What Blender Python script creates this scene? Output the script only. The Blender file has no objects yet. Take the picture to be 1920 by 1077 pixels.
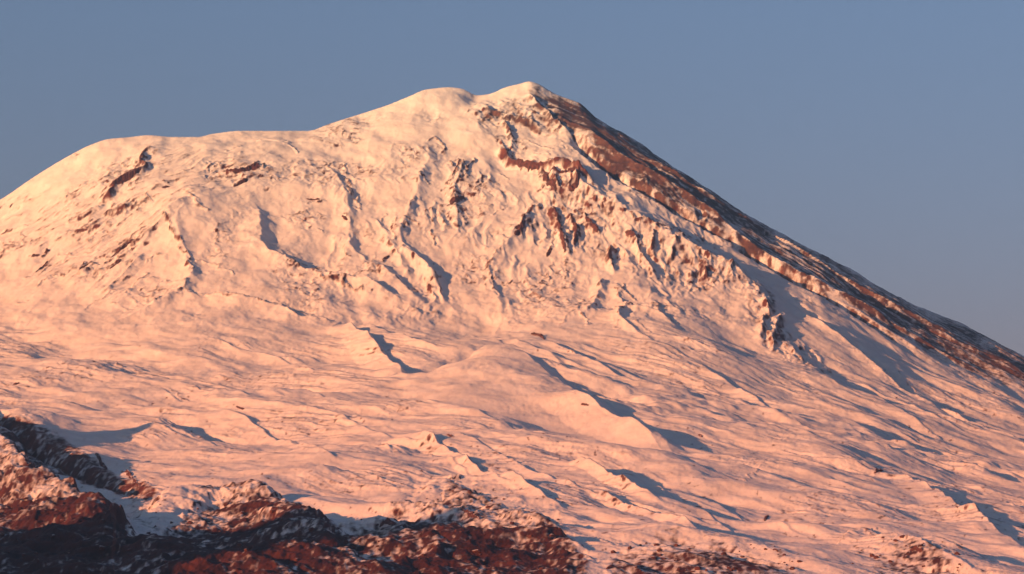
import bpy, bmesh, math, random
import numpy as np

# ------------------------------------------------------------------ camera, sky, sun, exposure
F, PITCH, W0, H0 = 6000.0, math.radians(9.6), 1920.0, 1077.0      # telephoto, in photo pixels
SUN_AZ, SUN_EL = math.radians(50), math.radians(8)              # sun low, behind the camera to the left
sc = bpy.context.scene
C = sc.collection
cam = bpy.data.objects.new('camera', bpy.data.cameras.new('camera'))
C.objects.link(cam)
cam.location = (0, 0, 2.0)
cam.rotation_euler = (math.pi / 2 + PITCH, 0, 0)
cam.data.sensor_width = 36.0
cam.data.lens = 36.0 * F / W0
cam.data.clip_start, cam.data.clip_end = 1.0, 400000.0
sc.camera = cam

w = bpy.data.worlds.new('World')
sc.world = w
w.use_nodes = True
nt = w.node_tree
bg = nt.nodes['Background']
sky = nt.nodes.new('ShaderNodeTexSky')
sky.sky_type = 'NISHITA'
sky.sun_disc = False
sky.sun_elevation = SUN_EL
sky.sun_rotation = math.pi + SUN_AZ
sky.altitude = 1600
sky.air_density, sky.dust_density, sky.ozone_density = 1.0, 0.4, 3.4
nt.links.new(sky.outputs[0], bg.inputs[0])
bg.inputs[1].default_value = 0.113

sun = bpy.data.lights.new('sun', 'SUN')
sun.energy = 5.0
sun.angle = math.radians(0.6)
sun.color = (1.0, 0.94, 0.50)
so = bpy.data.objects.new('sun', sun)
C.objects.link(so)
so.rotation_euler = (math.pi / 2 - SUN_EL, 0, -SUN_AZ)   # light comes from (-sin az, -cos az)
sc.view_settings.view_transform = 'Standard'
sc.view_settings.look = 'None'
sc.view_settings.gamma = 1.0
sc.view_settings.use_curve_mapping = False
sc.view_settings.exposure = 0.98
HAZE_D, HAZE_G = 7.0e-5, 0.6
HAZE_C = (0.09, 0.20, 0.26, 1)
HAZE_A = (0.80, 0.20, 0.06, 1)

# ------------------------------------------------------------------ numeric helpers
CT, ST = math.cos(PITCH), math.sin(PITCH)

def px2at(px, py):
    """photo pixel -> (x/y, z/y) of its ray"""
    a = (np.asarray(px, float) - W0 / 2) / F
    b = (H0 / 2 - np.asarray(py, float)) / F
    d = CT - b * ST
    return a / d, (ST + b * CT) / d

def world2px(x, y, z):
    d = y * CT + (z - 2) * ST
    return W0 / 2 + F * x / d, H0 / 2 - F * (-y * ST + (z - 2) * CT) / d

def pchip(xk, yk, x):
    xk = np.asarray(xk, float); yk = np.asarray(yk, float)
    h = np.diff(xk); dl = (np.diff(yk, axis=0).T / h).T
    m = np.zeros_like(yk)
    a, b = dl[:-1], dl[1:]
    with np.errstate(divide='ignore', invalid='ignore'):
        hm = np.where(a * b > 0, 2 * a * b / (a + b), 0.0)
    m[1:-1] = hm; m[0] = dl[0]; m[-1] = dl[-1]
    i = np.clip(np.searchsorted(xk, x) - 1, 0, len(xk) - 2)
    t = (x - xk[i]) / h[i]
    hh = h[i]
    if yk.ndim > 1:
        t = t[:, None]; hh = hh[:, None]
    return ((2*t**3 - 3*t**2 + 1) * yk[i] + (t**3 - 2*t**2 + t) * hh * m[i]
            + (-2*t**3 + 3*t**2) * yk[i+1] + (t**3 - t**2) * hh * m[i+1])

rng = np.random.RandomState(7)
PERM = rng.permutation(4096).astype(np.int32)
GA = rng.rand(4096) * 2 * np.pi
GX, GY = np.cos(GA).astype(np.float32), np.sin(GA).astype(np.float32)

def perlin(x, y, seed=0):
    x = np.asarray(x, np.float32); y = np.asarray(y, np.float32)
    xi = np.floor(x).astype(np.int32); yi = np.floor(y).astype(np.int32)
    xf = x - xi; yf = y - yi
    u = xf * xf * xf * (xf * (xf * 6 - 15) + 10); v = yf * yf * yf * (yf * (yf * 6 - 15) + 10)
    def g(ix, iy, fx, fy):
        k = PERM[(PERM[(ix + seed * 37) & 4095] + iy) & 4095]
        return GX[k] * fx + GY[k] * fy
    a = g(xi, yi, xf, yf); b = g(xi + 1, yi, xf - 1, yf)
    c = g(xi, yi + 1, xf, yf - 1); d = g(xi + 1, yi + 1, xf - 1, yf - 1)
    return 1.5 * ((a + u * (b - a)) + v * ((c + u * (d - c)) - (a + u * (b - a))))

def fbm(x, y, o=4, seed=0, gain=0.5):
    s = 0; a = 1.0
    for i in range(o):
        s = s + a * perlin(x * 2.03**i + 17.3 * i, y * 2.03**i - 9.1 * i, seed + i); a *= gain
    return s

def ridged(x, y, o=4, seed=0, gain=0.5):
    s = 0; a = 1.0; wgt = 1.0
    for i in range(o):
        n = (1 - np.abs(perlin(x * 2.07**i + 5.7 * i, y * 2.07**i + 3.3 * i, seed + i))) ** 2
        s = s + a * n * wgt; wgt = np.clip(n * 1.4, 0, 1); a *= gain
    return s

def sstep(a, b, x):
    t = np.clip((x - a) / (b - a), 0, 1)
    return t * t * (3 - 2 * t)

# ------------------------------------------------------------------ the mountain's base form
SIL = [(-2500,1250),(-900,800),(-400,570),(-200,472),(0,375),(60,335),(130,292),(170,272),(205,261),(240,258),(280,254),(320,257),
       (370,257),(400,251),(450,246),(520,246),(575,246),(620,232),(680,213),(730,196),(770,180),(800,168),(840,164),(865,167),
       (895,179),(915,177),(950,163),(975,157),(992,153),(1010,158),(1030,170),(1060,185),(1085,193),(1120,222),(1150,240),
       (1200,268),(1240,298),(1290,330),(1340,362),(1400,402),(1460,435),(1530,473),(1600,508),(1660,545),(1720,575),(1800,605),
       (1850,632),(1920,668),(2100,762),(2600,960),(4200,1480)]
YS = [(-2500,13500),(-900,14300),(0,14800),(480,14900),(700,15120),(840,15200),(990,15300),(1100,15250),(1440,15000),(1920,14700),(2800,14500),(4200,14200)]
COLS = {
 -2500: [(1300,7600),(1265,9500),(1255,11500),(1250,13500)],
 -900: [(965,7000),(872,9300),(826,11000),(800,14300)],
 0: [(1077,7000),(900,9450),(800,10700),(620,13000),(480,14000),(375,14800)],
 480: [(1077,6950),(900,9300),(800,10480),(640,12500),(500,13350),(400,13900),(300,14450),(246,14900)],
 700: [(1077,6980),(900,9250),(800,10430),(660,12200),(570,13050),(500,13450),(400,13950),(300,14500),(240,14900),(206,15150)],
 960: [(1077,7000),(900,9150),(800,10380),(660,12100),(560,13200),(400,14000),(280,14600),(200,15000),(160,15300)],
 1180: [(1077,7100),(900,9300),(800,10650),(660,12300),(560,13150),(470,13700),(380,14150),(275,14750),(256,15200)],
 1440: [(1077,7300),(900,9600),(800,11050),(700,12400),(600,13200),(520,13800),(440,14450),(425,15000)],
 1920: [(1077,7800),(900,10900),(800,12600),(730,13700),(690,14050),(668,14700)],
 2800: [(1120,9800),(1080,12300),(1030,14500)],
 4200: [(1535,9000),(1510,12000),(1480,14200)],
}
YK = np.concatenate([[2000, 3500, 5000, 6200], np.arange(6900, 15301, 110.0), [15600]])
AK, TK = [], []
for p, l in sorted(COLS.items()):
    ys = np.array([q[1] for q in l], float)
    al, t = px2at(np.full(len(l), p), np.array([q[0] for q in l], float))
    z = t * ys
    z0 = z[0]; d = (ys[0] - 3300)
    ys2 = np.concatenate([[2000, 3300, 3300 + d * .35, 3300 + d * .7], ys])
    z2 = np.concatenate([[-8, -4, z0 * .22, z0 * .58], z])
    AK.append(al.mean()); TK.append(pchip(ys2, z2, np.clip(YK, 2000, ys2[-1] + 200)))
AK = np.array(AK); TK = np.array(TK)
sa, stn = px2at(np.array([s[0] for s in SIL]), np.array([s[1] for s in SIL]))
ysa, _ = px2at(np.array([s[0] for s in YS]), np.full(len(YS), 400.0))
ysv = np.array([s[1] for s in YS], float)

def base_cols(al):
    """per azimuth: z table on YK, crest distance, crest height"""
    zc = pchip(AK, TK, al)
    Ys = pchip(ysa, ysv, al)
    zs = pchip(sa, stn, al) * Ys
    return zc, Ys, zs

def base_height(al, Y):
    """height of the base form; al 1-D (n), Y (n,m) or (n,)"""
    al = np.asarray(al, float)
    zc, Ys, zs = base_cols(al)
    zsm = sum(pchip(sa, stn, al + o) for o in (-.016, -.008, 0, .008, .016)) / 5 * Ys
    one = (np.ndim(Y) == 1)
    Yq = Y[:, None] if one else Y
    out = np.empty(Yq.shape)
    for i in range(len(al)):
        y = Yq[i]
        zi = np.interp(y, YK, zc[i])
        zr = np.interp(Ys[i], YK, zc[i])
        zi = zi + (zsm[i] - zr) * sstep(Ys[i] - 1500, Ys[i], y) + (zs[i] - zsm[i]) * sstep(Ys[i] - 260, Ys[i], y)
        back = y > Ys[i]
        dd = y - Ys[i]
        zb = zs[i] + 0.05 * dd - 0.45 * dd * sstep(0, 260, dd)
        out[i] = np.where(back, np.maximum(zb, -8), zi)
    return out[:, 0] if one else out

def pix(pts):
    """photo pixels -> map positions on the base form"""
    p = np.array(pts, float).reshape(-1, 2)
    al, t = px2at(p[:, 0], p[:, 1])
    Ym = np.linspace(5500, 15300, 740)
    Z = base_height(al, np.repeat(Ym[None], len(p), 0))
    _, Ys, _ = base_cols(al)
    res = []
    for i in range(len(p)):
        f = Z[i] - 2 - t[i] * Ym
        k = np.where((f[1:] >= 0) & (f[:-1] < 0))[0]
        if len(k):
            k = k[0]; y = Ym[k] + (Ym[k+1] - Ym[k]) * (-f[k]) / (f[k+1] - f[k])
        else:
            y = Ys[i]
        res.append((al[i] * y, y))
    return np.array(res)

# ------------------------------------------------------------------ the grid
A_in = np.linspace(px2at(-60, 538)[0], px2at(1980, 538)[0], 1060)
da = A_in[1] - A_in[0]
grow = np.cumsum(da * 1.11 ** np.arange(1, 48))
ALG = np.concatenate([A_in[0] - grow[::-1], A_in, A_in[-1] + grow])
YG = np.concatenate([np.linspace(2600, 6750, 50)[:-1], np.linspace(6750, 15480, 1090), 15480 + np.cumsum(9 * 1.09 ** np.arange(1, 48))])
NA, NY = len(ALG), len(YG)
Y2 = np.repeat(YG[None], NA, 0)
Z = base_height(ALG, Y2)
X2 = ALG[:, None] * Y2
# smooth the base a little along azimuth and depth (keeps the skyline)
def blur(a, n, ax):
    for _ in range(n):
        b = a.copy()
        if ax == 0: b[1:-1] = .25 * a[:-2] + .5 * a[1:-1] + .25 * a[2:]
        else: b[:, 1:-1] = .25 * a[:, :-2] + .5 * a[:, 1:-1] + .25 * a[:, 2:]
        a = b
    return a
U, V = world2px(X2, Y2, Z)              # where the base form lies as seen from the road
V = np.where(Y2 > pchip(ysa, ysv, ALG)[:, None], -300.0, V)
MPP = Y2 / F                            # metres per photo pixel
ROCK = np.zeros_like(Z)                 # bare rock amount
ROUGH = np.zeros_like(Z)
CREST = pchip(ysa, ysv, ALG)[:, None] - Y2

# ------------------------------------------------------------------ sculpting tools
def window(P, m):
    lo = P.min(0) - m; hi = P.max(0) + m
    j0, j1 = np.searchsorted(YG, [lo[1], hi[1]])
    amin = min(lo[0] / max(lo[1], 3000), lo[0] / hi[1]); amax = max(hi[0] / max(lo[1], 3000), hi[0] / hi[1])
    i0, i1 = np.searchsorted(ALG, [amin, amax])
    return slice(max(i0 - 1, 0), min(i1 + 1, NA)), slice(max(j0 - 1, 0), min(j1 + 1, NY))

def smooth_line(P, n=6):
    if len(P) < 3: return P
    t = np.arange(len(P)); tt = np.linspace(0, len(P) - 1, (len(P) - 1) * n + 1)
    return pchip(t, P, tt)

def linedist(P, x, y):
    """signed distance (left of travel positive) and 0..1 along the line"""
    L = np.concatenate([[0], np.cumsum(np.hypot(*np.diff(P, axis=0).T))])
    best = np.full(x.shape, 1e18); sd = np.zeros(x.shape); tt = np.zeros(x.shape)
    for i in range(len(P) - 1):
        a, b = P[i], P[i+1]; d = b - a; l2 = d @ d
        if l2 < 1e-6: continue
        t = np.clip(((x - a[0]) * d[0] + (y - a[1]) * d[1]) / l2, 0, 1)
        ex = x - a[0] - t * d[0]; ey = y - a[1] - t * d[1]
        q = ex * ex + ey * ey
        m = q < best
        best[m] = q[m]
        sg = np.where(d[0] * ey - d[1] * ex >= 0, 1.0, -1.0)
        sd[m] = (np.sqrt(q) * sg)[m]
        tt[m] = ((L[i] + t * (L[i+1] - L[i])) / L[-1])[m]
    return sd, tt

def ridge(A, wn, wf, pts, rock=0, p=1.5, t0=.12, t1=.25, wob=.35, seed=0, rw=None, lift=.8, vary=.45, fine=.9, rnd=False):
    """crest line: height A, near/sunny width wn, far/shaded width wf (photo pixels)"""
    P = smooth_line(pix([(a, b + lift * max(A, 0)) for a, b in pts])); k = P[:, 1].mean() / F
    s0, s1 = window(P, 1.8 * max(wn, wf) * k + 50)
    x, y = X2[s0, s1], Y2[s0, s1]
    q = 12.0 * k
    wx = x + wob * q * (fbm(x / (9 * q), y / (9 * q), 3, 50 + seed) + fine * fbm(x / (1.8 * q), y / (2.4 * q), 3, 53 + seed))
    wy = y + wob * q * (fbm(x / (9 * q), y / (9 * q), 3, 60 + seed) + fine * fbm(x / (1.8 * q), y / (2.4 * q), 3, 63 + seed))
    sd, t = linedist(P, wx, wy)
    wd = np.where(sd > 0, wf, wn) * k
    e = np.clip(1 - np.abs(sd) / wd, 0, 1)
    prof = e * e * (3 - 2 * e) if rnd else e ** p
    tap = sstep(0, t0, t) * sstep(0, t1, 1 - t) if t1 > 0 else sstep(0, t0, t)
    am = 1 + vary * fbm(x / (14 * q), y / (14 * q), 3, 70 + seed)
    Z[s0, s1] += A * k * prof * tap * am
    if rock:
        r = np.clip(1 - np.abs(sd - (.0 if rw else .3 * wf * k)) / ((rw or .6 * wf) * k), 0, 1) * tap
        ROCK[s0, s1] = np.maximum(ROCK[s0, s1], rock * r)

def gully(A, wn, wf, pts, **kw):
    ridge(-A, wn, wf, pts, **kw)

def bump(A, cx, cy, rx, ry, p=2.0):
    c = pix([(cx, cy)])[0]; k = c[1] / F
    m = np.exp(-(((U - cx) / rx) ** 2 + ((V - cy) / ry) ** 2) ** (p / 2))
    Z[:] += A * k * m

def area(pts, soft=8.0, wv=1.0):
    """soft mask of a region of the slope"""
    P = np.array(pts, float); n = len(P)
    lo = P.min(0) - 3 * soft; hi = P.max(0) + 3 * soft
    m = (U > lo[0]) & (U < hi[0]) & (V > lo[1]) & (V < hi[1])
    x = U[m] + wv * 6 * fbm(U[m] / 40, V[m] / 40, 4, 21); y = V[m] + wv * 5 * fbm(U[m] / 40, V[m] / 40, 4, 22)
    ins = np.zeros(x.shape, bool); dist = np.full(x.shape, 1e9)
    for i in range(n):
        a, b = P[i], P[(i+1) % n]
        c = (a[1] > y) != (b[1] > y)
        ins ^= c & (x < (b[0] - a[0]) * (y - a[1]) / (b[1] - a[1] + 1e-9) + a[0])
        d = b - a; t = np.clip(((x - a[0]) * d[0] + (y - a[1]) * d[1]) / (d @ d + 1e-9), 0, 1)
        dist = np.minimum(dist, np.hypot(x - a[0] - t * d[0], y - a[1] - t * d[1]))
    v = sstep(-soft, soft, np.where(ins, dist, -dist))
    out = np.zeros_like(Z); out[m] = v
    return out

# ------------------------------------------------------------------ broad relief
bump(34, -170, 770, 300, 120); bump(22, 350, 395, 70, 60); bump(-14, 520, 420, 45, 50); bump(-20, 600, 470, 60, 50)
bump(-26, 110, 660, 60, 24); bump(-14, 330, 800, 170, 50); bump(10, 330, 660, 120, 30); bump(8, 80, 730, 160, 25)
bump(-18, 850, 600, 160, 30)
# the bowl's right rim and the buttress under it
ridge(25, 105, 80, [(985,225),(1030,290),(1080,335),(1140,370),(1220,418),(1310,468),(1395,515),(1432,555),(1450,605),(1500,650),(1560,700),(1620,760)], t0=.15, t1=.6, wob=.6, seed=1)
# gullies and ribs of the right flank, running down beside the skyline
gully(24, 22, 22, [(1050,235),(1130,305),(1220,365),(1310,415),(1400,470),(1500,528),(1620,600),(1750,680)], seed=2, t1=.2)
ridge(12, 22, 26, [(1075,225),(1180,290),(1290,362),(1380,432),(1480,498),(1600,560),(1780,655),(1960,740)], seed=3)
gully(9, 14, 16, [(1160,268),(1260,335),(1370,405),(1480,470),(1600,540),(1760,625),(1960,725)], seed=4)
ridge(8, 12, 12, [(1200,280),(1310,352),(1430,425),(1560,500),(1700,580),(1900,675)], seed=5)
ridge(10, 30, 20, [(1480,560),(1570,625),(1680,705),(1800,770),(1960,850)], seed=6)
gully(10, 22, 18, [(1440,530),(1520,590),(1600,640),(1700,715),(1830,800)], seed=7)
# ribs dividing the bowl
ridge(8, 40, 18, [(622,300),(632,330),(650,362),(656,400),(655,445),(685,480),(740,520),(800,565),(850,585)], seed=8, t0=.08)
ridge(9, 40, 20, [(808,262),(797,305),(784,350),(770,390),(748,430),(770,470),(810,510),(830,550),(880,585)], seed=9, t0=.08)
ridge(6, 22, 14, [(880,285),(866,320),(852,360),(858,410),(864,440),(850,462)], seed=10)
ridge(9, 16, 16, [(700,395),(725,440),(755,490),(775,525)], seed=11)
ridge(8, 14, 14, [(745,455),(770,480),(800,500),(815,540)], seed=12)
ridge(9, 46, 28, [(1010,372),(985,410),(960,442),(925,490),(918,520),(935,560),(960,600)], seed=13)
ridge(12, 14, 14, [(1030,380),(1046,405),(1056,440),(1062,480)], seed=14, rock=.55)
ridge(10, 13, 13, [(1066,395),(1080,428),(1078,465)], seed=15, rock=.5)
ridge(10, 13, 13, [(1095,400),(1110,418),(1125,438)], seed=16, rock=.55)
ridge(10, 12, 12, [(1148,455),(1142,480),(1150,512)], seed=17, rock=.5)
ridge(9, 12, 12, [(1188,432),(1195,460),(1225,505),(1236,525)], seed=18, rock=.45)
ridge(9, 12, 12, [(1225,440),(1222,470),(1230,490)], seed=19, rock=.45)
ridge(9, 12, 12, [(1268,458),(1255,488)], seed=20, rock=.45)
ridge(9, 12, 12, [(1322,492),(1326,525)], seed=21, rock=.45)
ridge(9, 12, 12, [(1375,510),(1372,535)], seed=22, rock=.4)
ridge(8, 26, 18, [(1150,520),(1165,560),(1190,575),(1240,590),(1275,625)], seed=23, rock=.3)
ridge(8, 22, 16, [(1180,560),(1160,595),(1190,620),(1230,650)], seed=24, rock=.3)
ridge(10, 26, 14, [(1128,515),(1126,545),(1090,590)], seed=25)
ridge(10, 12, 10, [(1440,570),(1430,610),(1420,640)], seed=26, rock=.42)
ridge(10, 12, 10, [(1462,590),(1455,620),(1440,655)], seed=27, rock=.42)
# cliff band under the summit
ridge(16, 14, 20, [(935,262),(960,298),(1000,312),(1050,318),(1095,335),(1130,362)], seed=28, rock=.62, rw=12)
ridge(12, 12, 12, [(1035,325),(1040,350),(1060,362)], seed=29, rock=.5)
ridge(12, 12, 12, [(1085,330),(1080,355)], seed=30, rock=.55)
ridge(10, 20, 16, [(890,190),(930,205),(985,225),(1030,250)], seed=31, rock=.45)
ridge(9, 20, 16, [(985,170),(1010,200),(1050,235),(1100,270)], seed=32, rock=.45)
ridge(10, 12, 12, [(945,215),(955,250),(962,290)], seed=33, rock=.3)
# lip of the summit dome
ridge(4, 60, 70, [(600,243),(680,238),(760,236),(840,241),(900,255),(935,290)], seed=34, p=1.2)
# left shoulder
ridge(11, 16, 24, [(205,372),(212,350),(245,326),(268,312),(266,285),(285,268)], seed=35, rock=.7, rw=10, t0=.05, t1=.1)
ridge(8, 14, 12, [(405,322),(440,320),(470,312),(500,305)], seed=36, rock=.62, rw=8)
ridge(7, 14, 12, [(120,418),(160,400),(195,380)], seed=37, rock=.5, rw=7)
ridge(6, 14, 12, [(195,396),(230,390),(250,378)], seed=38, rock=.4, rw=5)
ridge(6, 12, 12, [(0,435),(60,415)], seed=39, rock=.35, rw=5)
ridge(6, 12, 12, [(0,400),(50,375),(100,345)], seed=40, rock=.3, rw=4)
ridge(10, 60, 30, [(350,378),(300,425),(255,470),(205,520),(150,560)], seed=41)
ridge(9, 36, 26, [(350,380),(330,430),(350,480),(355,520),(320,555),(240,590),(150,620)], seed=42)
ridge(9, 18, 14, [(215,482),(260,455),(285,438)], seed=43, rock=.5, rw=6)
ridge(8, 16, 12, [(145,515),(165,500),(185,488)], seed=44, rock=.45, rw=6)
ridge(9, 20, 14, [(190,545),(240,505),(275,470)], seed=45, rock=.3, rw=5)
ridge(7, 14, 12, [(235,545),(262,520),(300,510)], seed=46, rock=.35, rw=5)
ridge(8, 18, 14, [(275,575),(305,560),(350,548),(390,548)], seed=47, rock=.25, rw=5)
ridge(16, 55, 34, [(478,358),(488,400),(492,445),(545,482),(605,505),(665,522),(735,548),(830,580)], seed=48, t1=.3)
ridge(9, 40, 14, [(385,543),(450,556),(510,566),(560,586),(640,592)], seed=49, t1=.15)
# flows of the middle slope
for i, (A, wn, wf, pts, rk) in enumerate([
 (17, 45, 20, [(640,588),(665,610),(700,640),(735,672),(770,705)], 0),
 (12, 30, 16, [(675,590),(705,605),(745,626),(770,640),(850,655)], 0),
 (8, 26, 12, [(870,598),(905,618),(950,642)], 0),
 (10, 30, 16, [(945,620),(1000,650),(1050,680),(1120,712),(1180,735)], 0),
 (13, 26, 16, [(1005,625),(1060,648),(1115,680),(1160,700),(1200,725),(1260,742),(1400,772),(1480,780)], 0),
 (9, 30, 12, [(1260,640),(1330,668),(1400,690)], 0),
 (12, 34, 16, [(1310,690),(1380,725),(1430,755),(1480,785),(1560,825),(1640,850)], 0),
 (9, 30, 12, [(1560,700),(1640,745),(1720,790),(1800,830)], 0),
 (9, 24, 12, [(1600,700),(1680,745),(1740,780),(1830,815)], .15),
 (7, 26, 10, [(1250,745),(1340,768),(1440,790),(1560,835),(1700,855)], 0),
 (8, 26, 10, [(1480,770),(1580,800),(1640,840),(1760,855)], 0),
 (8, 26, 10, [(160,668),(205,690),(260,705),(330,718),(430,730),(520,745)], .1),
 (7, 24, 10, [(0,688),(60,698),(150,704)], .1),
 (7, 24, 10, [(300,735),(350,750),(420,742),(480,755)], .1),
 (7, 30, 9, [(240,775),(320,785),(390,808),(425,835),(480,852),(560,868)], .1),
 (8, 26, 9, [(400,640),(440,655),(520,665),(600,700)], 0),
 (7, 30, 8, [(420,760),(500,790),(560,820),(640,850)], .1),
 (8, 30, 9, [(560,732),(620,752),(690,768)], 0),
 (7, 26, 9, [(628,775),(700,808),(780,835),(850,850)], .1),
 (7, 26, 9, [(440,765),(520,800),(600,835),(680,862)], .1),
 (8, 22, 8, [(675,830),(720,845),(740,858)], .1),
 (14, 34, 16, [(770,803),(820,832),(880,865),(950,897),(1020,925),(1090,950)], .05),
 (8, 22, 8, [(790,848),(850,872),(910,900),(990,930)], .1),
 (10, 24, 9, [(840,815),(920,850),(1000,885),(1080,912),(1160,945)], .1),
 (7, 30, 9, [(880,775),(950,800),(1010,825),(1110,850)], 0),
 (16, 24, 15, [(1075,862),(1130,888),(1190,912),(1240,930)], .05),
 (18, 26, 16, [(1120,910),(1180,935),(1250,960),(1330,985)], .1),
 (8, 22, 8, [(1210,905),(1290,935),(1350,960),(1420,985)], .1),
 (8, 24, 9, [(1280,905),(1360,935),(1450,965),(1540,990)], 0),
 (18, 60, 16, [(1690,878),(1740,910),(1800,945),(1860,985),(1930,1025)], .1),
 (10, 40, 10, [(1800,910),(1860,925),(1930,960)], 0),
 (9, 40, 10, [(1440,838),(1520,858),(1600,872),(1690,885)], .05),
 (12, 60, 10, [(1560,1000),(1620,985),(1660,1005),(1720,1030)], .2),
 (12, 26, 12, [(545,840),(580,858),(640,880)], .1),
 (9, 26, 9, [(550,905),(640,895),(700,905),(760,925)], .1),
]):
    ridge(A * (.42 if A < 12 else .6 if A < 14 else 1.05), wn, wf * .75, pts, rock=rk + .25 if rk else 0, rw=4 if rk else None, seed=80 + i, vary=.2, wob=.3, p=1.3, fine=.25)

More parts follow.
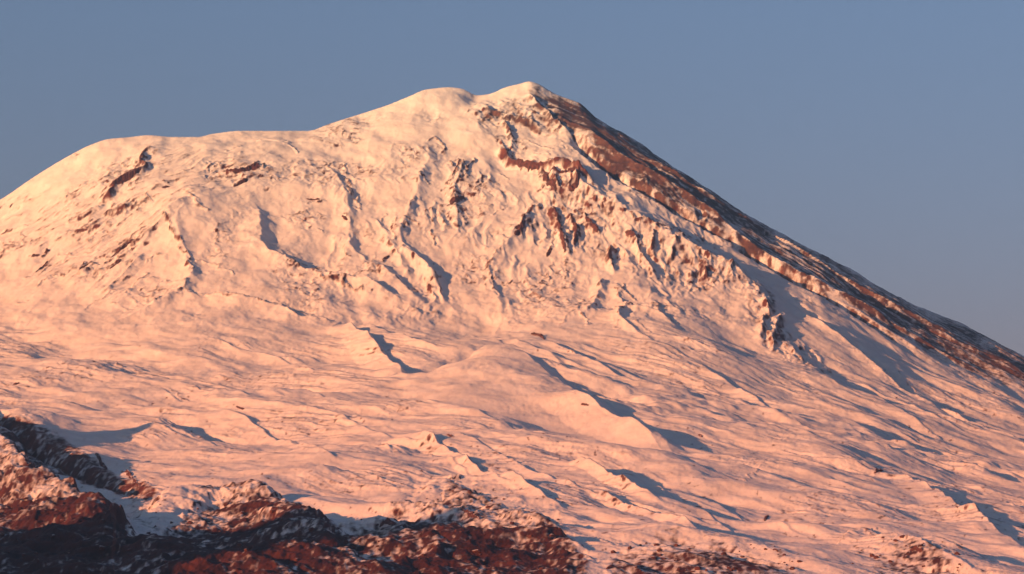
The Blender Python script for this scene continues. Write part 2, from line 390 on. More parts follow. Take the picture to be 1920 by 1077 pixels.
# ------------------------------------------------------------------ small crags, thinly snowed rock
CRAGS = """
.45 4 7|0,400 55,372 75,358;.4 3 6|0,416 45,395;.42 3 6|5,437 62,412;.5 5 7|118,424 160,400 195,380;.62 4 5|140,435 165,431;.45 4 6|195,397 235,390 262,377
.5 3 4|45,433 50,446;.5 3 4|20,452 35,461;.62 6 6|205,486 245,450 280,428;.42 4 6|245,475 275,442;.4 5 7|300,420 322,446 342,472;.65 5 5|303,352 319,350;.5 4 4|375,352 392,346
.5 5 5|435,352 466,335;.42 4 5|425,281 452,275;.4 3 4|438,302 456,285;.3 3 5|310,326 340,320 372,325;.35 5 8|350,378 388,412;.3 3 4|275,370 286,381
.5 5 5|478,300 486,316 502,305;.3 4 5|480,260 530,270 562,289;.3 3 4|520,262 546,270;.35 4 5|728,282 745,270 766,264;.42 5 6|800,264 820,255 836,270 820,282
.42 5 5|618,318 625,302 640,298 651,314 642,326;.5 6 6|643,330 655,350 660,364;.55 4 4|573,373 602,374;.65 5 5|639,404 651,413;.42 4 4|555,404 587,412;.5 4 4|588,420 606,426
.4 4 4|680,317 691,304;.45 5 5|660,388 673,379 668,362;.35 3 4|755,298 766,311;.45 5 5|790,328 801,346;.45 6 6|783,366 770,382 761,398;.45 6 6|744,417 762,410 792,416
.5 6 5|741,420 743,452;.5 6 5|845,312 860,295 866,310 851,332 846,352;.45 6 5|884,285 879,310 866,342;.68 6 7|846,386 862,369 872,372;.5 5 4|906,324 896,346 888,360
.4 4 4|938,323 956,336;.4 4 4|914,391 927,384;.4 4 4|924,406 941,391 952,380;.42 5 6|720,398 714,417;.5 5 5|800,428 815,450 826,462
.6 4 4|640,470 662,479;.6 5 5|716,489 731,479;.45 4 4|744,477 757,469;.6 4 4|777,476 785,480;.6 4 4|810,486 817,494;.42 6 6|600,514 640,534 662,545 702,553
.4 5 5|530,482 546,490 572,500;.42 5 5|950,446 930,475 918,498 919,520 927,538 933,562;.66 5 5|90,466 86,476;.6 4 4|58,481 77,477;.6 4 5|66,512 84,497 91,484;.5 3 4|38,518 62,514
.42 3 4|103,472 130,472 200,466;.42 4 5|62,541 110,515 146,505;.62 4 4|149,506 167,494;.62 5 5|203,506 216,497 231,487;.5 5 5|183,481 216,470 250,447;.5 4 4|36,566 61,554
.45 4 5|153,581 186,560 217,540;.5 4 4|204,566 216,569;.45 5 5|229,551 246,535 261,520 277,509;.42 4 5|268,497 302,479;.45 5 5|330,470 351,481 355,500 361,521;.4 4 5|324,546 357,529
.5 5 5|272,577 306,566;.42 4 5|310,553 350,548 386,552 450,560 482,562;.42 4 5|358,489 401,495 432,511;.42 4 6|386,543 420,552 470,560 520,568 560,588 580,590
.6 6 5|1010,382 985,410 978,428 962,440;.55 5 5|1033,465 1024,482;.6 6 5|1148,398 1200,425 1260,450 1320,480 1362,496 1400,520;.5 5 4|1020,508 1024,527;.42 5 5|1165,530 1180,555 1196,562
.5 5 4|1196,562 1172,580 1156,602;.45 5 5|1220,565 1250,595 1272,612;.4 4 4|1010,352 1030,362 1050,366;.5 5 5|940,262 946,285 962,300;.62 6 7|962,298 985,308 1010,312;.5 5 4|1010,312 1060,318 1098,330
.5 5 5|1010,315 1012,335;.6 6 7|1020,330 1035,350 1045,355;.6 6 7|1085,325 1078,350 1068,358;.5 5 5|1095,335 1120,352 1150,372;.4 4 4|1060,365 1090,372;.4 4 4|880,215 905,205;.55 5 5|872,212 884,206
.45 5 5|900,190 925,192;.45 5 5|910,225 935,215;.5 5 6|960,215 990,222 1015,235;.6 4 4|997,212 1004,216;.4 5 5|955,235 958,262;.4 4 5|985,260 1010,275 1040,285;.4 4 5|1000,290 1030,300
.62 4 5|995,625 1012,631 1022,638;.6 4 4|1088,757 1106,760;.5 3 4|1100,725 1108,729;.6 3 4|1308,814 1318,820;.55 4 4|1090,862 1098,868
.6 4 4|1640,883 1655,890;.5 4 5|1630,886 1680,884 1700,890;.6 3 4|1574,905 1578,912;.6 3 4|1770,905 1780,912;.6 3 4|1786,946 1796,954;.55 4 4|1888,962 1895,956;.5 3 4|1845,945 1852,950
.6 5 4|1437,965 1440,978;.55 3 4|1412,978 1418,982;.55 3 4|1425,976 1430,980;.5 3 4|1385,950 1420,958;.45 4 5|1390,905 1440,885;.5 4 5|1508,984 1545,986;.6 5 6|1590,985 1620,990 1640,1005
.6 3 4|25,722 38,718;.5 4 4|50,722 58,735;.5 4 5|165,667 180,668 205,690;.55 4 5|212,680 235,695 262,704;.5 3 4|300,692 315,695;.55 3 4|310,735 350,750;.55 3 4|352,735 375,740 395,745
.62 4 4|442,760 458,768;.5 3 4|450,790 462,798;.5 4 5|415,815 428,835 445,845;.62 4 5|440,838 480,852 505,860;.5 3 4|435,850 432,862;.55 4 4|625,775 640,776;.55 3 4|520,800 550,815;.55 3 4|570,810 590,820
.6 3 4|772,802 782,806;.6 4 4|838,814 850,820;.55 4 4|870,830 885,838;.55 3 4|790,848 830,866;.5 3 4|850,870 885,885;.55 3 4|665,893 675,898;.6 4 4|490,838 500,836;.6 4 4|525,838 540,840
.42 4 5|1040,610 1090,570 1110,560;.4 4 4|1090,590 1100,610;.42 4 4|1128,520 1130,545;.45 4 4|1150,540 1160,560;.42 4 4|1195,605 1230,640;.42 4 4|1150,600 1165,625;.42 4 4|1178,615 1200,630
.45 4 5|1305,650 1330,655;.45 4 5|1340,680 1352,690;.42 4 5|1480,700 1530,705;.45 4 5|1545,720 1570,735;.42 4 5|1500,760 1560,770;.42 5 5|1600,745 1620,740;.45 4 5|1560,660 1600,680 1640,690
.5 4 5|1650,690 1690,715;.45 4 5|1700,705 1740,735;.5 4 5|1780,690 1830,710 1860,725;.45 4 5|1840,775 1860,785;.45 4 5|1745,825 1760,830;.45 4 5|1820,865 1840,880 1850,895;.5 4 5|1870,862 1900,870
"""
for i, c in enumerate(q for q in CRAGS.replace('\n', ';').split(';') if q.strip()):
    hd, pt = c.split('|'); rk, A, wd = [float(v) for v in hd.split()]
    pl = [tuple(float(v) for v in q.split(',')) for q in pt.split()]
    if pl[0][1] > 600 and math.dist(pl[0], pl[-1]) < 42: continue
    ridge(A * .7 if pl[0][1] < 600 else 1.6, wd, wd, pl, rock=rk + .14, rw=wd * .9, t0=.1, t1=.1, wob=.8, seed=i % 7)
# side cone and the spur running off it
gully(9, 45, 30, [(720,712),(800,692),(870,668),(925,645)], seed=128, wob=.15, vary=.15)
gully(13, 70, 45, [(1060,700),(1160,740),(1280,795)], seed=129, wob=.15, vary=.15)
cx, cy = pix([(932,692)])[0]
za = px2at(930, 655)[1] * cy + 2
dx = X2 - cx; dx = np.where(dx > 0, dx * .55, dx)
r = np.hypot(dx, Y2 - cy) * (1 + .05 * fbm(X2 / 150, Y2 / 150, 3, 91))
cone = za + 8 - np.sqrt((.45 * r) ** 2 + 49)
kk = 7.0
Z[:] = np.where(np.abs(Z - cone) < 60, np.logaddexp(Z / kk, cone / kk) * kk, np.maximum(Z, cone))
ridge(28, 75, 50, [(1050,724),(1090,745),(1150,778),(1210,808),(1250,832)], seed=127, t0=.25, t1=.3, p=1.2, wob=.12, vary=.12)
ridge(11, 130, 36, [(925,668),(945,668),(985,688),(1050,722),(1120,762),(1190,800),(1250,835),(1310,885)], seed=130, t0=.1, t1=.35, p=1.25, wob=.12, vary=.12)
gully(10, 40, 40, [(1120,735),(1200,765),(1270,800)], seed=131)
# ------------------------------------------------------------------ foothills in front, then two added hills out of view
ridge(62, 150, 46, [(-420,640),(-300,700),(-150,775),(0,862),(90,900),(150,928),(195,958),(225,1010)], seed=140, t0=.05, t1=.15, rnd=True, vary=.22, lift=.7, wob=.9)
gully(26, 40, 40, [(-60,790),(60,840),(150,885),(230,922),(300,945)], seed=141, vary=.2)
ridge(27, 130, 56, [(205,1015),(260,965),(330,932),(400,916),(450,918),(510,940),(565,970),(620,1015),(660,1060)], seed=142, t0=.1, t1=.1, rnd=True, vary=.28, lift=.7, wob=1.0)
ridge(10, 60, 20, [(640,965),(690,968),(740,985),(800,1010),(840,1060)], seed=143, vary=.3, rnd=True, wob=.9)
ridge(11, 70, 30, [(780,930),(830,905),(880,928),(950,955),(1020,985),(1080,1030),(1110,1080)], seed=144, vary=.3, rnd=True, wob=.9)
ridge(9, 60, 18, [(1130,1015),(1230,1010),(1330,1030),(1430,1050),(1530,1075)], seed=145, vary=.25)
ridge(9, 60, 18, [(1640,1025),(1690,1018),(1740,1035),(1800,1060),(1880,1085)], seed=146, vary=.25)
Z += 215 * (1 + .5 * fbm(X2 / 160, Y2 / 160, 3, 131)) * np.exp(-(((X2 + 1990) * .643 - (Y2 - 9960) * .766) / 230) ** 2 - (((X2 + 1990) * .766 + (Y2 - 9960) * .643) / 170) ** 2)  # unseen hill beyond the left edge, added to cast shade on the ravine
Z += 640 * (1 + .28 * fbm(X2 / 330, Y2 / 330, 3, 133)) * np.exp(-(((X2 + 2200) * .766 + (Y2 - 6250) * .643) / 420) ** 2 - ((-(X2 + 2200) * .643 + (Y2 - 6250) * .766) / 640) ** 2)  # unseen hill at the left front, added to shade the lower left corner
# ------------------------------------------------------------------ bare ground
flank = area([(1000,165),(1090,190),(1200,262),(1340,356),(1530,468),(1720,570),(1920,662),(2000,700),(2000,775),(1920,738),(1800,692),(1700,642),(1600,585),(1500,520),(1400,466),(1300,404),(1200,345),(1120,290),(1050,240)], 22, 3)
flank = np.maximum(flank, ((U > 1090) & (V < 0)).astype(float))
summit = area([(885,195),(960,178),(1010,190),(1070,235),(1040,262),(960,240),(900,240)], 10)
P1 = area([(-60,870),(60,900),(130,915),(190,945),(235,990),(245,1120),(-60,1120)], 10)
P2 = area([(205,1120),(210,1050),(290,1012),(350,962),(400,928),(450,918),(510,938),(565,968),(640,1000),(660,1120)], 10)
P3 = area([(600,1000),(640,985),(720,972),(790,935),(850,902),(950,935),(1060,965),(1060,1000),(1095,1050),(1120,1120),(600,1120)], 26, 4)
P4 = area([(1150,1025),(1250,1005),(1400,1035),(1500,1060),(1530,1110),(1090,1110)], 28, 4)
P5 = area([(1600,1110),(1640,1040),(1670,1022),(1710,1020),(1770,1045),(1840,1110)], 26, 4)
PV = area([(-40,795),(120,828),(200,878),(300,935),(280,948),(180,922),(90,890),(-40,850)], 8)
rimr = area([(1010,330),(1150,395),(1310,470),(1420,530),(1400,560),(1250,540),(1130,500),(1060,480),(960,450),(1000,380)], 14)
rim2 = area([(1405,540),(1450,540),(1480,620),(1570,690),(1540,710),(1430,650),(1400,600)], 10)
left = area([(40,400),(280,270),(520,290),(520,340),(380,380),(300,450),(220,560),(120,540),(60,520)], 20)

# ------------------------------------------------------------------ noise relief
wx = X2 + 60 * fbm(X2 / 500, Y2 / 500, 2, 3); wy = Y2 + 60 * fbm(X2 / 500, Y2 / 500, 2, 4)
def rot(a, sx, sy):
    c, s = math.cos(math.radians(a)), math.sin(math.radians(a))
    return (wx * c + wy * s) / sx, (-wx * s + wy * c) / sy
conem = area([(760,732),(850,692),(928,655),(990,682),(1080,737),(1180,797),(1250,840),(1180,850),(1000,800),(860,770)], 10)
inv = sstep(0, 60, CREST + 20)                       # fade at the crest
fineok = sstep(6200, 6900, Y2)
foot = np.clip(P1 + P2 + P3 + .35 * (P4 + P5), 0, 1)
low = sstep(560, 680, V) * (V > 0)
lw = sstep(300, 520, U)
a1 = ridged(*rot(-47, 900, 150), 4, 11); a2 = ridged(*rot(-15, 900, 130), 4, 14)
flow = a1 * lw + a2 * (1 - lw)
patch = .25 + sstep(-.25, .5, fbm(X2 / 600, Y2 / 800, 3, 19))
Z += (flow - .9) * 6.5 * (1 - .8 * conem) * low * fineok * patch
bowl = sstep(255, 330, V) * sstep(640, 540, V) * sstep(560, 660, U) * sstep(1500, 1380, U)
flute = ridged((X2 + 40 * fbm(X2 / 200, Y2 / 200, 3, 61)) / 75, Y2 / 420, 4, 63)
Z += (flute - .9) * 7 * bowl * (.35 + sstep(-.2, .5, fbm(X2 / 250, Y2 / 250, 2, 66)))
Z += fbm(*rot(-47, 1300, 420), 2, 95) * 38 * low * fineok
Z += fbm(X2 / 420, Y2 / 420, 3, 23) * 12 * inv * fineok
Z += fbm(X2 / 110, Y2 / 120, 4, 27) * (3.6 + 3.0 * foot) * fineok * (1 - .7 * conem)
Z += fbm(*rot(-47, 420, 170), 3, 135) * 11 * low * fineok * (1 - .7 * conem)
Z += fbm(X2 / 210, Y2 / 300, 3, 137) * 11 * (1 - low) * inv * fineok
a3 = ridged(*rot(-36, 700, 60), 4, 31)
Z += (a3 * (.6 + .5 * fbm(X2 / 90, Y2 / 90, 3, 89)) - .6) * 6 * flank * sstep(-30, 120, CREST)
a4 = ridged(*rot(40, 260, 70), 4, 35)
Z += (a4 - .9) * 8 * left
rg = ridged(X2 / 60, Y2 / 90, 4, 39)
Z += (rg - .9) * (2.5 * rimr + 6 * rim2 + 9 * summit + 4.5 * foot + 5 * PV)
rv = ridged((X2 + 15 * fbm(X2 / 60, Y2 / 60, 2, 81)) / 48, Y2 / 190, 4, 83)
Z += (rv - .9) * (8 * rimr + 6 * rim2)
up = sstep(170, 240, V) * sstep(640, 560, V)
pat = sstep(-.05, .5, fbm(X2 / 330, Y2 / 330, 3, 101)); pat2 = sstep(-.1, .5, fbm(X2 / 420, Y2 / 520, 3, 105))
lump = ridged((X2 + 18 * fbm(X2 / 40, Y2 / 40, 2, 107)) / 58, Y2 / 95, 5, 109, .6)
Z += (lump - 1.0) * up * (.5 + 4.2 * pat) * (1 - flank) * sstep(60, 300, CREST)
lump2 = ridged(*rot(-44, 300, 44), 5, 113, .6)
Z += (lump2 - 1.0) * low * fineok * (.5 + 2.6 * pat2) * (1 - foot) * (1 - .85 * conem)
Z += fbm(X2 / 22, Y2 / 34, 3, 117, .6) * (.5 + .9 * pat * up + .7 * pat2 * low + 1.6 * foot) * fineok
rg2 = ridged(X2 / 190, Y2 / 260, 4, 43)
Z += (rg2 - .9) * 9 * foot + (rg2 - .9) * 5 * (1 - low) * sstep(250, 330, V) * sstep(1500, 1300, U)

# bring the skyline back to its line
Ysk = pchip(ysa, ysv, ALG)[:, None]
tgt = pchip(sa, stn, ALG)
jag = (1.6 * fbm(ALG * F / 26, ALG * 0 + .5, 3, 71) * sstep(1000, 1060, ALG * F + 960) + .5 * fbm(ALG * F / 60, ALG * 0 + 3.5, 2, 73)) / F
for _ in range(4):
    d = tgt + jag - ((Z - 2) / Y2).max(1)
    d = np.where(ALG * F + 960 < 1000, blur(d[:, None], 14, 0)[:, 0], d)
    Z += d[:, None] * Y2 * sstep(-420, 0, Y2 - Ysk)
# ------------------------------------------------------------------ where rock shows through the snow
k1 = fbm(X2 / 90, Y2 / 120, 4, 47); k2 = fbm(X2 / 30, Y2 / 40, 3, 51); k3 = fbm(*rot(-36, 420, 24), 4, 55)
k5 = fbm(X2 / 15, Y2 / 26, 3, 59)
k4 = fbm(X2 / 240, Y2 / 300, 4, 57)
ROCK = np.maximum(ROCK, flank * (.63 + .30 * k3 + .12 * k1 + .14 * k2 + .16 * k5 + .18 * sstep(1400, 1080, U)))
ROCK = np.maximum(ROCK, summit * (.42 + .25 * k1 + .1 * k2))
kv = fbm((X2 + 25 * k1) / 42, Y2 / 170, 4, 87)
ROCK = np.maximum(ROCK, rimr * (.24 + .34 * kv + .08 * k2))
ROCK = np.maximum(ROCK, rim2 * (.34 + .34 * kv + .1 * k2))
ROCK = np.maximum(ROCK, left * (.14 + .28 * k1 + .12 * k2))
ROCK = np.maximum(ROCK, P1 * (.46 + .38 * sstep(925, 1010, V) + .25 * k4 + .2 * k1 + .25 * k5)); ROCK = np.maximum(ROCK, P2 * (.52 + .34 * sstep(940, 1040, V) + .25 * k4 + .28 * k1 + .15 * k2 + .30 * k5))
ROCK = np.maximum(ROCK, P3 * (.46 + .34 * sstep(950, 1050, V) + .35 * k4 + .25 * k2 + .28 * k5)); ROCK = np.maximum(ROCK, P4 * (.44 + .15 * sstep(1020, 1070, V) + .35 * k4 + .25 * k2 + .30 * k5))
ROCK = np.maximum(ROCK, P5 * (.50 + .35 * k4 + .25 * k2 + .30 * k5)); ROCK = np.maximum(ROCK, PV * (.66 + .2 * k1 + .2 * k2 + .2 * k5))
ROCK = np.maximum(ROCK, up * pat * (.20 + .30 * sstep(1.15, 1.5, lump) + .22 * k2 + .14 * k5) * (1 - flank))
ROCK = np.maximum(ROCK, left * (sstep(1.0, 1.4, a4) * .42 + .2 * k2))
ROCK = np.maximum(ROCK, bowl * sstep(.0, .5, k4 + .3) * (sstep(1.1, 1.5, flute) * .38 + .2 * k2))
ROCK = np.maximum(ROCK, (1 - conem) * low * pat2 * (.14 + .26 * sstep(1.2, 1.55, lump2) + .20 * k2 + .18 * k5) * (1 - foot))
ROCK = np.maximum(ROCK, low * sstep(.42, .7, k5 * .8 + k2 * .5) * sstep(-.1, .3, k4 + .25 * sstep(800, 950, V)) * .62 * (1 - conem))
ROCK = np.maximum(ROCK, sstep(840, 960, V) * (.12 + .25 * k4 + .25 * k2 + .25 * k5) * (1 - foot))
zx = np.gradient(Z, axis=0) / np.gradient(X2, axis=0); zy = np.gradient(Z, axis=1) / np.gradient(Y2, axis=1)
SL = np.hypot(zx, zy)
ROCK = ROCK + .30 * sstep(.85, 1.35, SL) * (1 + k2) * (Y2 > 6900) * (V > 0)
ROCK = np.where(V < 0, np.where(U > 1000, .65, .1), ROCK)

# ------------------------------------------------------------------ materials
def nodes(m):
    m.use_nodes = True
    n = m.node_tree
    return n, n.nodes['Principled BSDF']

def mat_slope(name, dark, pale):
    m = bpy.data.materials.new(name); n, b = nodes(m)
    N, L = n.nodes.new, n.links.new
    at = N('ShaderNodeAttribute'); at.attribute_name = 'rock'
    tc = N('ShaderNodeTexCoord')
    def noise(scale, det=4, rough=.55, stretch=None):
        t = N('ShaderNodeTexNoise'); t.inputs['Scale'].default_value = scale; t.inputs['Detail'].default_value = det
        t.inputs['Roughness'].default_value = rough
        L(tc.outputs['Object'], t.inputs['Vector']); return t
    n1 = noise(.06, 5, .6); n2 = noise(.012, 5, .6); n3 = noise(.2, 3)
    add = N('ShaderNodeMath'); add.operation = 'MULTIPLY_ADD'
    L(n1.outputs['Fac'], add.inputs[0]); add.inputs[1].default_value = .40; L(at.outputs['Fac'], add.inputs[2])
    mr = N('ShaderNodeMapRange'); mr.interpolation_type = 'SMOOTHSTEP'
    mr.inputs['From Min'].default_value = .46; mr.inputs['From Max'].default_value = .98
    L(add.outputs[0], mr.inputs['Value'])
    rc = N('ShaderNodeValToRGB'); e = rc.color_ramp.elements
    e[0].position = .3; e[0].color = dark; e[1].position = .72; e[1].color = pale
    L(n2.outputs['Fac'], rc.inputs[0])
    sn = N('ShaderNodeValToRGB'); e = sn.color_ramp.elements
    e[0].position = .3; e[0].color = (.66, .63, .62, 1); e[1].position = .7; e[1].color = (.80, .785, .78, 1)
    L(n2.outputs['Fac'], sn.inputs[0])
    mx = N('ShaderNodeMix'); mx.data_type = 'RGBA'
    L(mr.outputs[0], mx.inputs['Factor']); L(sn.outputs[0], mx.inputs['A']); L(rc.outputs[0], mx.inputs['B'])
    L(mx.outputs['Result'], b.inputs['Base Color'])
    b.inputs['Roughness'].default_value = .75
    b.inputs['Specular IOR Level'].default_value = .2
    bu = N('ShaderNodeBump'); bu.inputs['Strength'].default_value = .5; bu.inputs['Distance'].default_value = 4.0
    L(n1.outputs['Fac'], bu.inputs['Height']); L(bu.outputs[0], b.inputs['Normal'])
    return m
M_SLOPE = mat_slope('snow_and_rock', (.045, .013, .010, 1), (.18, .058, .038, 1))
M_FLANK = mat_slope('snow_and_ash', (.045, .022, .019, 1), (.19, .092, .068, 1))
M_FOOT = mat_slope('snow_and_shaded_rock', (.022, .007, .007, 1), (.10, .030, .022, 1))  # red-brown foothill rock, with the corner's shade mixed into its colour

# ------------------------------------------------------------------ building the terrain objects
zx = np.gradient(Z, axis=0) / np.gradient(X2, axis=0)
zy = np.gradient(Z, axis=1) / np.gradient(Y2, axis=1) - zx * ALG[:, None]     # rows run along azimuth lines
NRM = np.stack([-zx, -zy, np.ones_like(Z)], -1); NRM /= np.linalg.norm(NRM, axis=-1, keepdims=True)

def grid_object(name, mask, mat, label, category=None, kind=None, parent=None):
    """the quads of the terrain grid for which mask is set, as one mesh object"""
    idx = np.arange(NA * NY).reshape(NA, NY)
    q = np.stack([idx[:-1, :-1], idx[1:, :-1], idx[1:, 1:], idx[:-1, 1:]], -1)[mask]
    flag = np.zeros(NA * NY, bool); flag[q.ravel()] = True
    used = np.where(flag)[0]; re = np.zeros(NA * NY, np.int32); re[used] = np.arange(len(used))
    me = bpy.data.meshes.new(name)
    co = np.stack([X2.ravel()[used], Y2.ravel()[used], Z.ravel()[used]], -1).astype(np.float32)
    nq = len(q)
    me.vertices.add(len(used)); me.vertices.foreach_set('co', co.ravel())
    me.loops.add(nq * 4); me.loops.foreach_set('vertex_index', re[q.ravel()])
    me.polygons.add(nq); me.polygons.foreach_set('loop_start', np.arange(0, nq * 4, 4, dtype=np.int32))
    me.polygons.foreach_set('use_smooth', np.ones(nq, bool))
    me.update(calc_edges=True)
    me.normals_split_custom_set_from_vertices(NRM.reshape(-1, 3)[used].astype(np.float32))
    at = me.attributes.new('rock', 'FLOAT', 'POINT')
    at.data.foreach_set('value', ROCK.ravel()[used].astype(np.float32))
    me.materials.append(mat)
    o = bpy.data.objects.new(name, me); C.objects.link(o)
    if label: o['label'] = label
    if category: o['category'] = category
    if kind: o['kind'] = kind
    if parent: o.parent = parent
    return o

def quads(m):
    return m[:-1, :-1] > .5
free = np.ones((NA - 1, NY - 1), bool)
def take(m):
    global free
    q = quads(m) & free; free = free & ~q
    return q
front = (Y2 < 9900).astype(float)
HILLS = [
 ('dark brown foothill half in shadow at the lower left corner of the photo', [(-120,850),(0,868),(90,905),(150,932),(205,975),(214,1130),(-120,1130)]),
 ('rounded brown foothill with snow on its sunny side, beside the shadowed corner hill', [(214,1130),(214,1010),(260,968),(330,930),(400,915),(450,915),(510,938),(565,968),(620,1015),(650,1130)]),
 ('broken reddish foothill with scattered snow below the long shadow streaks', [(650,1130),(622,1012),(680,965),(760,940),(840,900),(960,930),(1070,975),(1105,1130)]),
 ('low speckled foothill at the bottom edge between the reddish hill and the brown crag', [(1112,1130),(1130,1015),(1250,1000),(1400,1030),(1530,1065),(1540,1130)]),
 ('small foothill with a brown crag at the lower right', [(1545,1130),(1590,1040),(1640,1012),(1700,1005),(1790,1045),(1880,1090),(1900,1130)]),
]
hill_masks = [take(area(p, 4) * front) for _, p in HILLS]
dome = take(area([(575,243),(640,224),(700,200),(770,172),(840,150),(900,165),(905,200),(895,240),(860,243),(760,237),(640,241)], 4))
peak = take(area([(905,165),(950,150),(992,140),(1040,160),(1090,185),(1075,240),(1030,255),(960,240),(900,240)], 4))
flk = take(np.maximum(flank, ((U > 1090) & (V < 0)).astype(float)) * (U < 2100))
cne = take(area([(745,732),(850,690),(928,650),(990,680),(1080,735),(1180,795),(1260,840),(1300,880),(1180,860),(1000,800),(860,770)], 4))
mt = grid_object('mountain', free, M_SLOPE, 'snow covered volcano glowing in low evening sun', 'mountain', 'structure')
grid_object('summit_dome', dome, M_SLOPE, 'smooth bright snow dome on the skyline', parent=mt)
grid_object('summit_peak', peak, M_FLANK, 'highest point with rock showing through the snow', parent=mt)
grid_object('rocky_flank', flk, M_FLANK, 'bare brown flank streaked with snow under the skyline', parent=mt)
grid_object('side_cone', cne, M_SLOPE, 'smooth snowy side cone casting a blue shadow', parent=mt)
hills = [grid_object('foothill', m, M_FOOT, lab, 'hill', 'structure') for (lab, _), m in zip(HILLS, hill_masks)]

# ------------------------------------------------------------------ rock outcrops
def height(x, y):
    x = np.atleast_1d(np.asarray(x, float)); y = np.atleast_1d(np.asarray(y, float)); al = x / y
    i = np.clip(np.searchsorted(ALG, al) - 1, 0, NA - 2); j = np.clip(np.searchsorted(YG, y) - 1, 0, NY - 2)
    u = (al - ALG[i]) / (ALG[i+1] - ALG[i]); v = (y - YG[j]) / (YG[j+1] - YG[j])
    return (Z[i, j] * (1-u) * (1-v) + Z[i+1, j] * u * (1-v) + Z[i, j+1] * (1-u) * v + Z[i+1, j+1] * u * v)

def land(px, py):
    """map position of a photo pixel on the finished slope"""
    al, t = px2at(px, py); ym = np.linspace(6700, 15400, 3200)
    f = height(al * ym, ym) - 2 - t * ym
    k = np.where((f[1:] >= 0) & (f[:-1] < 0))[0]
    y = ym[k[0]] if len(k) else ym[np.argmax(f)]
    return float(al) * y, y

def mat_rock():
    m = bpy.data.materials.new('outcrop_rock'); n, b = nodes(m); N, L = n.nodes.new, n.links.new
    tc = N('ShaderNodeTexCoord'); ge = N('ShaderNodeNewGeometry')
    t = N('ShaderNodeTexNoise'); t.inputs['Scale'].default_value = .09; t.inputs['Detail'].default_value = 6; L(tc.outputs['Object'], t.inputs['Vector'])
    r = N('ShaderNodeValToRGB'); e = r.color_ramp.elements
    e[0].position = .3; e[0].color = (.038, .011, .009, 1); e[1].position = .72; e[1].color = (.14, .042, .028, 1); L(t.outputs['Fac'], r.inputs[0])
    sx = N('ShaderNodeSeparateXYZ'); L(ge.outputs['Normal'], sx.inputs[0])
    ad = N('ShaderNodeMath'); ad.operation = 'MULTIPLY_ADD'; L(t.outputs['Fac'], ad.inputs[0]); ad.inputs[1].default_value = .5; L(sx.outputs['Z'], ad.inputs[2])
    mr = N('ShaderNodeMapRange'); mr.inputs['From Min'].default_value = 1.08; mr.inputs['From Max'].default_value = 1.22; L(ad.outputs[0], mr.inputs['Value'])
    mx = N('ShaderNodeMix'); mx.data_type = 'RGBA'; L(mr.outputs[0], mx.inputs['Factor']); L(r.outputs[0], mx.inputs['A']); mx.inputs['B'].default_value = (.84, .82, .81, 1)
    L(mx.outputs['Result'], b.inputs['Base Color']); b.inputs['Roughness'].default_value = .85
    bu = N('ShaderNodeBump'); bu.inputs['Strength'].default_value = .7; bu.inputs['Distance'].default_value = 3; L(t.outputs['Fac'], bu.inputs['Height']); L(bu.outputs[0], b.inputs['Normal'])
    return m
M_ROCK = mat_rock()

def outcrop(pts, half, high, label, seed):
    """a jagged rib of rock along a line on the slope, rooted in the ground"""
    rs = np.random.RandomState(seed)
    P = np.array([land(*p) for p in pts]); k = P[:, 1].mean() / F
    if len(P) < 3: P = np.array([P[0], (P[0] + P[-1]) / 2, P[-1]])
    t = np.arange(len(P)); L = np.hypot(*np.diff(P, axis=0).T).sum()
    n = int(np.clip(L / (2.2 * k) / 1.5, 7, 40)); m = 7
    Q = pchip(t, P, np.linspace(0, len(P) - 1, n))
    d = np.gradient(Q, axis=0); d /= np.linalg.norm(d, axis=1, keepdims=True) + 1e-9
    nr = np.stack([-d[:, 1], d[:, 0]], -1)
    org = np.array([Q[n//2, 0], Q[n//2, 1], height(Q[n//2, 0], Q[n//2, 1])[0]])
    V_, Fc = [], []
    env = np.sin(np.linspace(.12, math.pi - .12, n)) ** .6
    for i in range(n):
        w = half * k * (.45 + .75 * rs.rand()) * (.35 + .65 * env[i])
        hh = high * k * env[i] * (.35 + .9 * rs.rand())
        for j in range(m):
            o = (j / (m - 1) * 2 - 1)
            xy = Q[i] + nr[i] * o * w * 1.5 + d[i] * rs.randn() * 1.6
            z = height(*xy)[0]
            pr = max(0, 1 - abs(o) ** 1.6) * (.55 + .6 * rs.rand())
            V_.append((xy[0], xy[1], z + hh * pr - (3.5 if j in (0, m-1) else 0) - (3.5 if i in (0, n-1) else 0)))
    nt_ = n * m
    for i in range(n * m): V_.append((V_[i][0], V_[i][1], V_[i][2] - hh * 0 - 9.0 - high * k))
    for i in range(n - 1):
        for j in range(m - 1):
            a = i * m + j
            Fc.append((a, a + m, a + m + 1, a + 1)); Fc.append((a + nt_, a + 1 + nt_, a + m + 1 + nt_, a + m + nt_))
    rim = [j for j in range(m)] + [i * m + m - 1 for i in range(1, n)] + [(n-1) * m + j for j in range(m - 2, -1, -1)] + [i * m for i in range(n - 2, 0, -1)]
    for a, b2 in zip(rim, rim[1:] + rim[:1]): Fc.append((a, b2, b2 + nt_, a + nt_))
    me = bpy.data.meshes.new('rock_outcrop'); me.from_pydata([tuple(np.array(v) - org) for v in V_], [], Fc)
    bm = bmesh.new(); bm.from_mesh(me); bmesh.ops.recalc_face_normals(bm, faces=bm.faces); bm.to_mesh(me); bm.free()
    me.materials.append(M_ROCK)
    o = bpy.data.objects.new('rock_outcrop', me); C.objects.link(o); o.location = org
    o['label'] = label; o['category'] = 'rock outcrop'; o['group'] = 'rock outcrops breaking through the snow'
    return o

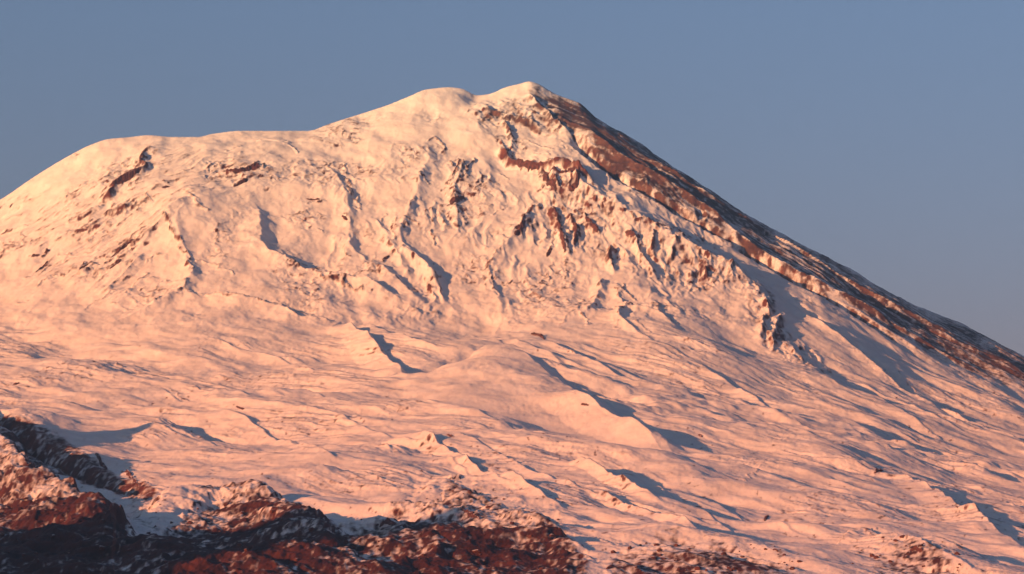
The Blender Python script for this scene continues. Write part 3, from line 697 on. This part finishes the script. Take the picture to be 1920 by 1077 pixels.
OUTCROPS = [
 ([(204,352),(225,340),(246,328),(266,313)], 5, 8, 'long dark red rock wall under the left shoulder of the skyline'),
 ([(264,308),(263,295),(270,283)], 3, 5, 'thin dark rock fin climbing from the long red wall to the skyline'),
 ([(405,323),(440,320),(470,313),(498,306)], 4, 7, 'rust brown ledge on the snowfield right of the long red wall'),
 ([(438,350),(452,342),(466,336)], 4, 5, 'brown crag just below the rust brown ledge'),
 ([(303,352),(319,350)], 4, 5, 'small dark boulder between the long red wall and the rust brown ledge'),
 ([(140,434),(165,431)], 3, 4, 'short dark rock bar on the left snow slope below the long red wall'),
 ([(82,476),(92,468)], 5, 6, 'blackish red rock at the left, topmost of its cluster'),
 ([(58,482),(76,478)], 4, 4, 'flat brown rock left of the blackish red rock'),
 ([(66,511),(78,502),(90,488)], 4, 4, 'slanting brown rock below the blackish red rock, lowest of its cluster'),
 ([(148,506),(166,495)], 3, 4, 'dark rock on the left slope, right of the blackish red cluster'),
 ([(204,505),(217,497),(230,488)], 3, 4, 'brown rock rib halfway down the left buttress'),
 ([(206,484),(228,466),(246,452),(262,442)], 4, 5, 'jagged brown rock line along the upper edge of the left buttress'),
 ([(640,405),(651,413)], 4, 5, 'dark rock beside the left rib of the snow bowl'),
 ([(573,373),(602,374)], 3, 4, 'flat brown rock left of the bowl, above the mauve hollow'),
 ([(846,385),(858,374),(871,370)], 5, 8, 'darkest red rock inside the bowl, on its middle rib'),
 ([(847,330),(858,312),(863,300)], 3, 5, 'brown rock fin above the darkest rock in the bowl'),
 ([(716,488),(731,479)], 4, 5, 'brown rock at the foot of the bowl’s left ribs'.replace('’', "'")),
 ([(959,296),(975,304),(992,309),(1012,313)], 6, 9, 'thick brown cliff below the summit, left end of the cliff band'),
 ([(1014,313),(1040,317),(1066,319),(1096,331)], 4, 6, 'thin brown cliff running right from the thick cliff below the summit'),
 ([(1018,328),(1030,345),(1043,356)], 6, 8, 'brown buttress under the cliff band, left of two'),
 ([(1088,328),(1080,345),(1068,358)], 6, 8, 'brown buttress under the cliff band, right of two'),
 ([(964,440),(976,430),(984,412)], 5, 7, 'red brown rock at the upper left end of the ribbed bowl wall'),
 ([(1036,388),(1046,408),(1054,440),(1060,474)], 4, 7, 'longest brown rock rib down the right bowl wall'),
 ([(1068,400),(1080,430),(1077,460)], 4, 6, 'hooked brown rib right beside the longest rib of the bowl wall'),
 ([(1098,405),(1110,420),(1122,436)], 5, 7, 'broad brown crag on the bowl wall, right of the hooked rib'),
 ([(1034,464),(1025,482)], 4, 5, 'short brown crag left of the lower end of the longest rib'),
 ([(1144,464),(1141,488)], 4, 6, 'upright dark rock in the middle of the bowl wall'),
 ([(1172,434),(1192,442)], 5, 6, 'dark crag tucked under the bowl rim'),
 ([(1226,444),(1222,470)], 4, 6, 'brown crag hanging from the middle of the bowl rim'),
 ([(1322,498),(1326,522)], 4, 6, 'forked brown crag under the lower bowl rim'),
 ([(995,626),(1010,629),(1021,637)], 4, 7, 'lone dark red rock at the foot of the bowl above the side cone'),
 ([(1088,758),(1106,760)], 3, 4, 'small dark rock on the crest of the side cone'),
 ([(442,761),(458,768)], 3, 4, 'dark rock on the smooth middle slope left of the side cone'),
 ([(25,722),(37,718)], 4, 5, 'lone dark rock on the slope at the far left edge'),
 ([(838,814),(851,820)], 4, 4, 'dark rock at the head of the long shadow streak'),
 ([(1308,814),(1318,820)], 3, 4, 'lone dark rock just beyond the side cone’s shadow'.replace('’', "'")),
 ([(1640,888),(1655,882)], 4, 6, 'dark red rock at the head of the lower right ravine'),
 ([(1786,946),(1796,954)], 3, 4, 'dark rock halfway down the lower right ravine'),
 ([(1434,978),(1440,966)], 4, 5, 'dark rock above the low speckled foothill, tallest of its row'),
 ([(1700,1040),(1712,1030),(1730,1034)], 7, 8, 'brown crag on top of the small foothill at the lower right'),
 ([(712,988),(724,978),(742,984)], 7, 8, 'square brown crag between the rounded hill and the reddish hill'),
 ([(865,952),(880,962),(900,975)], 6, 7, 'dark crag on the reddish foothill'),
 ([(178,850),(190,868),(200,880)], 5, 6, 'rust red rocks on the bank of the dark ravine, upper of two'),
 ([(228,880),(245,895),(262,915)], 5, 6, 'rust red rocks on the bank of the dark ravine, lower of two'),
]
for i, (p, hw, hh, lab) in enumerate(OUTCROPS):
    outcrop(p, hw * .8, hh * .8, lab, 300 + i)

# ------------------------------------------------------------------ boulders on the foothills
def boulder_mesh(seed):
    rs = np.random.RandomState(seed)
    bm = bmesh.new(); bmesh.ops.create_icosphere(bm, subdivisions=2, radius=1.0)
    cuts = [(v / np.linalg.norm(v), .55 + .35 * rs.rand()) for v in rs.randn(11, 3)]
    for v in bm.verts:
        p = np.array(v.co)
        for nrm, d in cuts:                       # chop flat faces off the ball
            k = p @ nrm
            if k > d: p = p - nrm * (k - d)
        v.co = p * (1 + .06 * rs.randn(3))
    me = bpy.data.meshes.new('boulder'); bm.to_mesh(me); bm.free(); me.materials.append(M_ROCK)
    return me
BOULDERS = [boulder_mesh(900 + i) for i in range(6)]
rs = np.random.RandomState(5)
for hi, n, box in [(0, 24, (0, 200, 930, 1060)), (1, 36, (240, 620, 935, 1060)), (2, 70, (640, 1080, 915, 1070)), (3, 60, (1130, 1500, 1015, 1072)), (4, 34, (1590, 1830, 1000, 1070))]:
    for _ in range(n):
        cxp, cyp = rs.uniform(box[0], box[1]), rs.uniform(box[2], box[3])
        x, y = land(cxp, cyp)
        i = np.clip(np.searchsorted(ALG, x / y), 1, NA - 1) - 1; j = np.clip(np.searchsorted(YG, y), 1, NY - 1) - 1
        if not hill_masks[hi][i, j]: continue
        o = bpy.data.objects.new('boulder', BOULDERS[rs.randint(6)]); C.objects.link(o); o.parent = hills[hi]
        sz = (1.6 + 4.2 * rs.rand() ** 2.2) * y / F * 1.1
        o.scale = (sz * rs.uniform(.8, 1.5), sz * rs.uniform(.8, 1.5), sz * rs.uniform(.6, 1.0))
        o.rotation_euler = (rs.uniform(-.4, .4), rs.uniform(-.4, .4), rs.uniform(0, 6.28))
        o.location = (x, y, height(x, y)[0] + sz * .2)

def plain():
    m = bpy.data.materials.new('plain'); n, b = nodes(m)
    t = n.nodes.new('ShaderNodeTexNoise'); t.inputs['Scale'].default_value = .002; t.inputs['Detail'].default_value = 8
    tc = n.nodes.new('ShaderNodeTexCoord'); n.links.new(tc.outputs['Object'], t.inputs['Vector'])
    r = n.nodes.new('ShaderNodeValToRGB'); r.color_ramp.elements[0].color = (.09, .06, .04, 1); r.color_ramp.elements[1].color = (.16, .11, .07, 1)
    n.links.new(t.outputs['Fac'], r.inputs[0]); n.links.new(r.outputs[0], b.inputs['Base Color']); b.inputs['Roughness'].default_value = .9
    me = bpy.data.meshes.new('ground'); R = 90000.0
    me.from_pydata([(-R, -R, 0), (R, -R, 0), (R, R, 0), (-R, R, 0)], [], [(0, 1, 2, 3)])
    me.materials.append(m)
    o = bpy.data.objects.new('ground', me); C.objects.link(o); o['kind'] = 'structure'; o['label'] = 'dry brown plain at the mountain foot'; o['category'] = 'ground'
plain()

# ------------------------------------------------------------------ evening air
def air():
    m = bpy.data.materials.new('haze'); m.use_nodes = True; n = m.node_tree
    n.nodes.remove(n.nodes['Principled BSDF'])
    v = n.nodes.new('ShaderNodeVolumePrincipled')
    v.inputs['Density'].default_value = HAZE_D
    v.inputs['Color'].default_value = HAZE_C
    v.inputs['Absorption Color'].default_value = HAZE_A
    v.inputs['Anisotropy'].default_value = HAZE_G
    n.links.new(v.outputs[0], n.nodes['Material Output'].inputs['Volume'])
    R, z0, z1 = 95000.0, -12.0, 3900.0
    me = bpy.data.meshes.new('haze')
    me.from_pydata([(x, y, z) for z in (z0, z1) for x, y in ((-R,-R),(R,-R),(R,R),(-R,R))], [],
                   [(3,2,1,0),(4,5,6,7),(0,1,5,4),(1,2,6,5),(2,3,7,6),(3,0,4,7)])
    me.materials.append(m)
    o = bpy.data.objects.new('haze', me); C.objects.link(o); o['kind'] = 'stuff'
    o['label'] = 'thin warm evening haze over the slopes'; o['category'] = 'haze'
air()
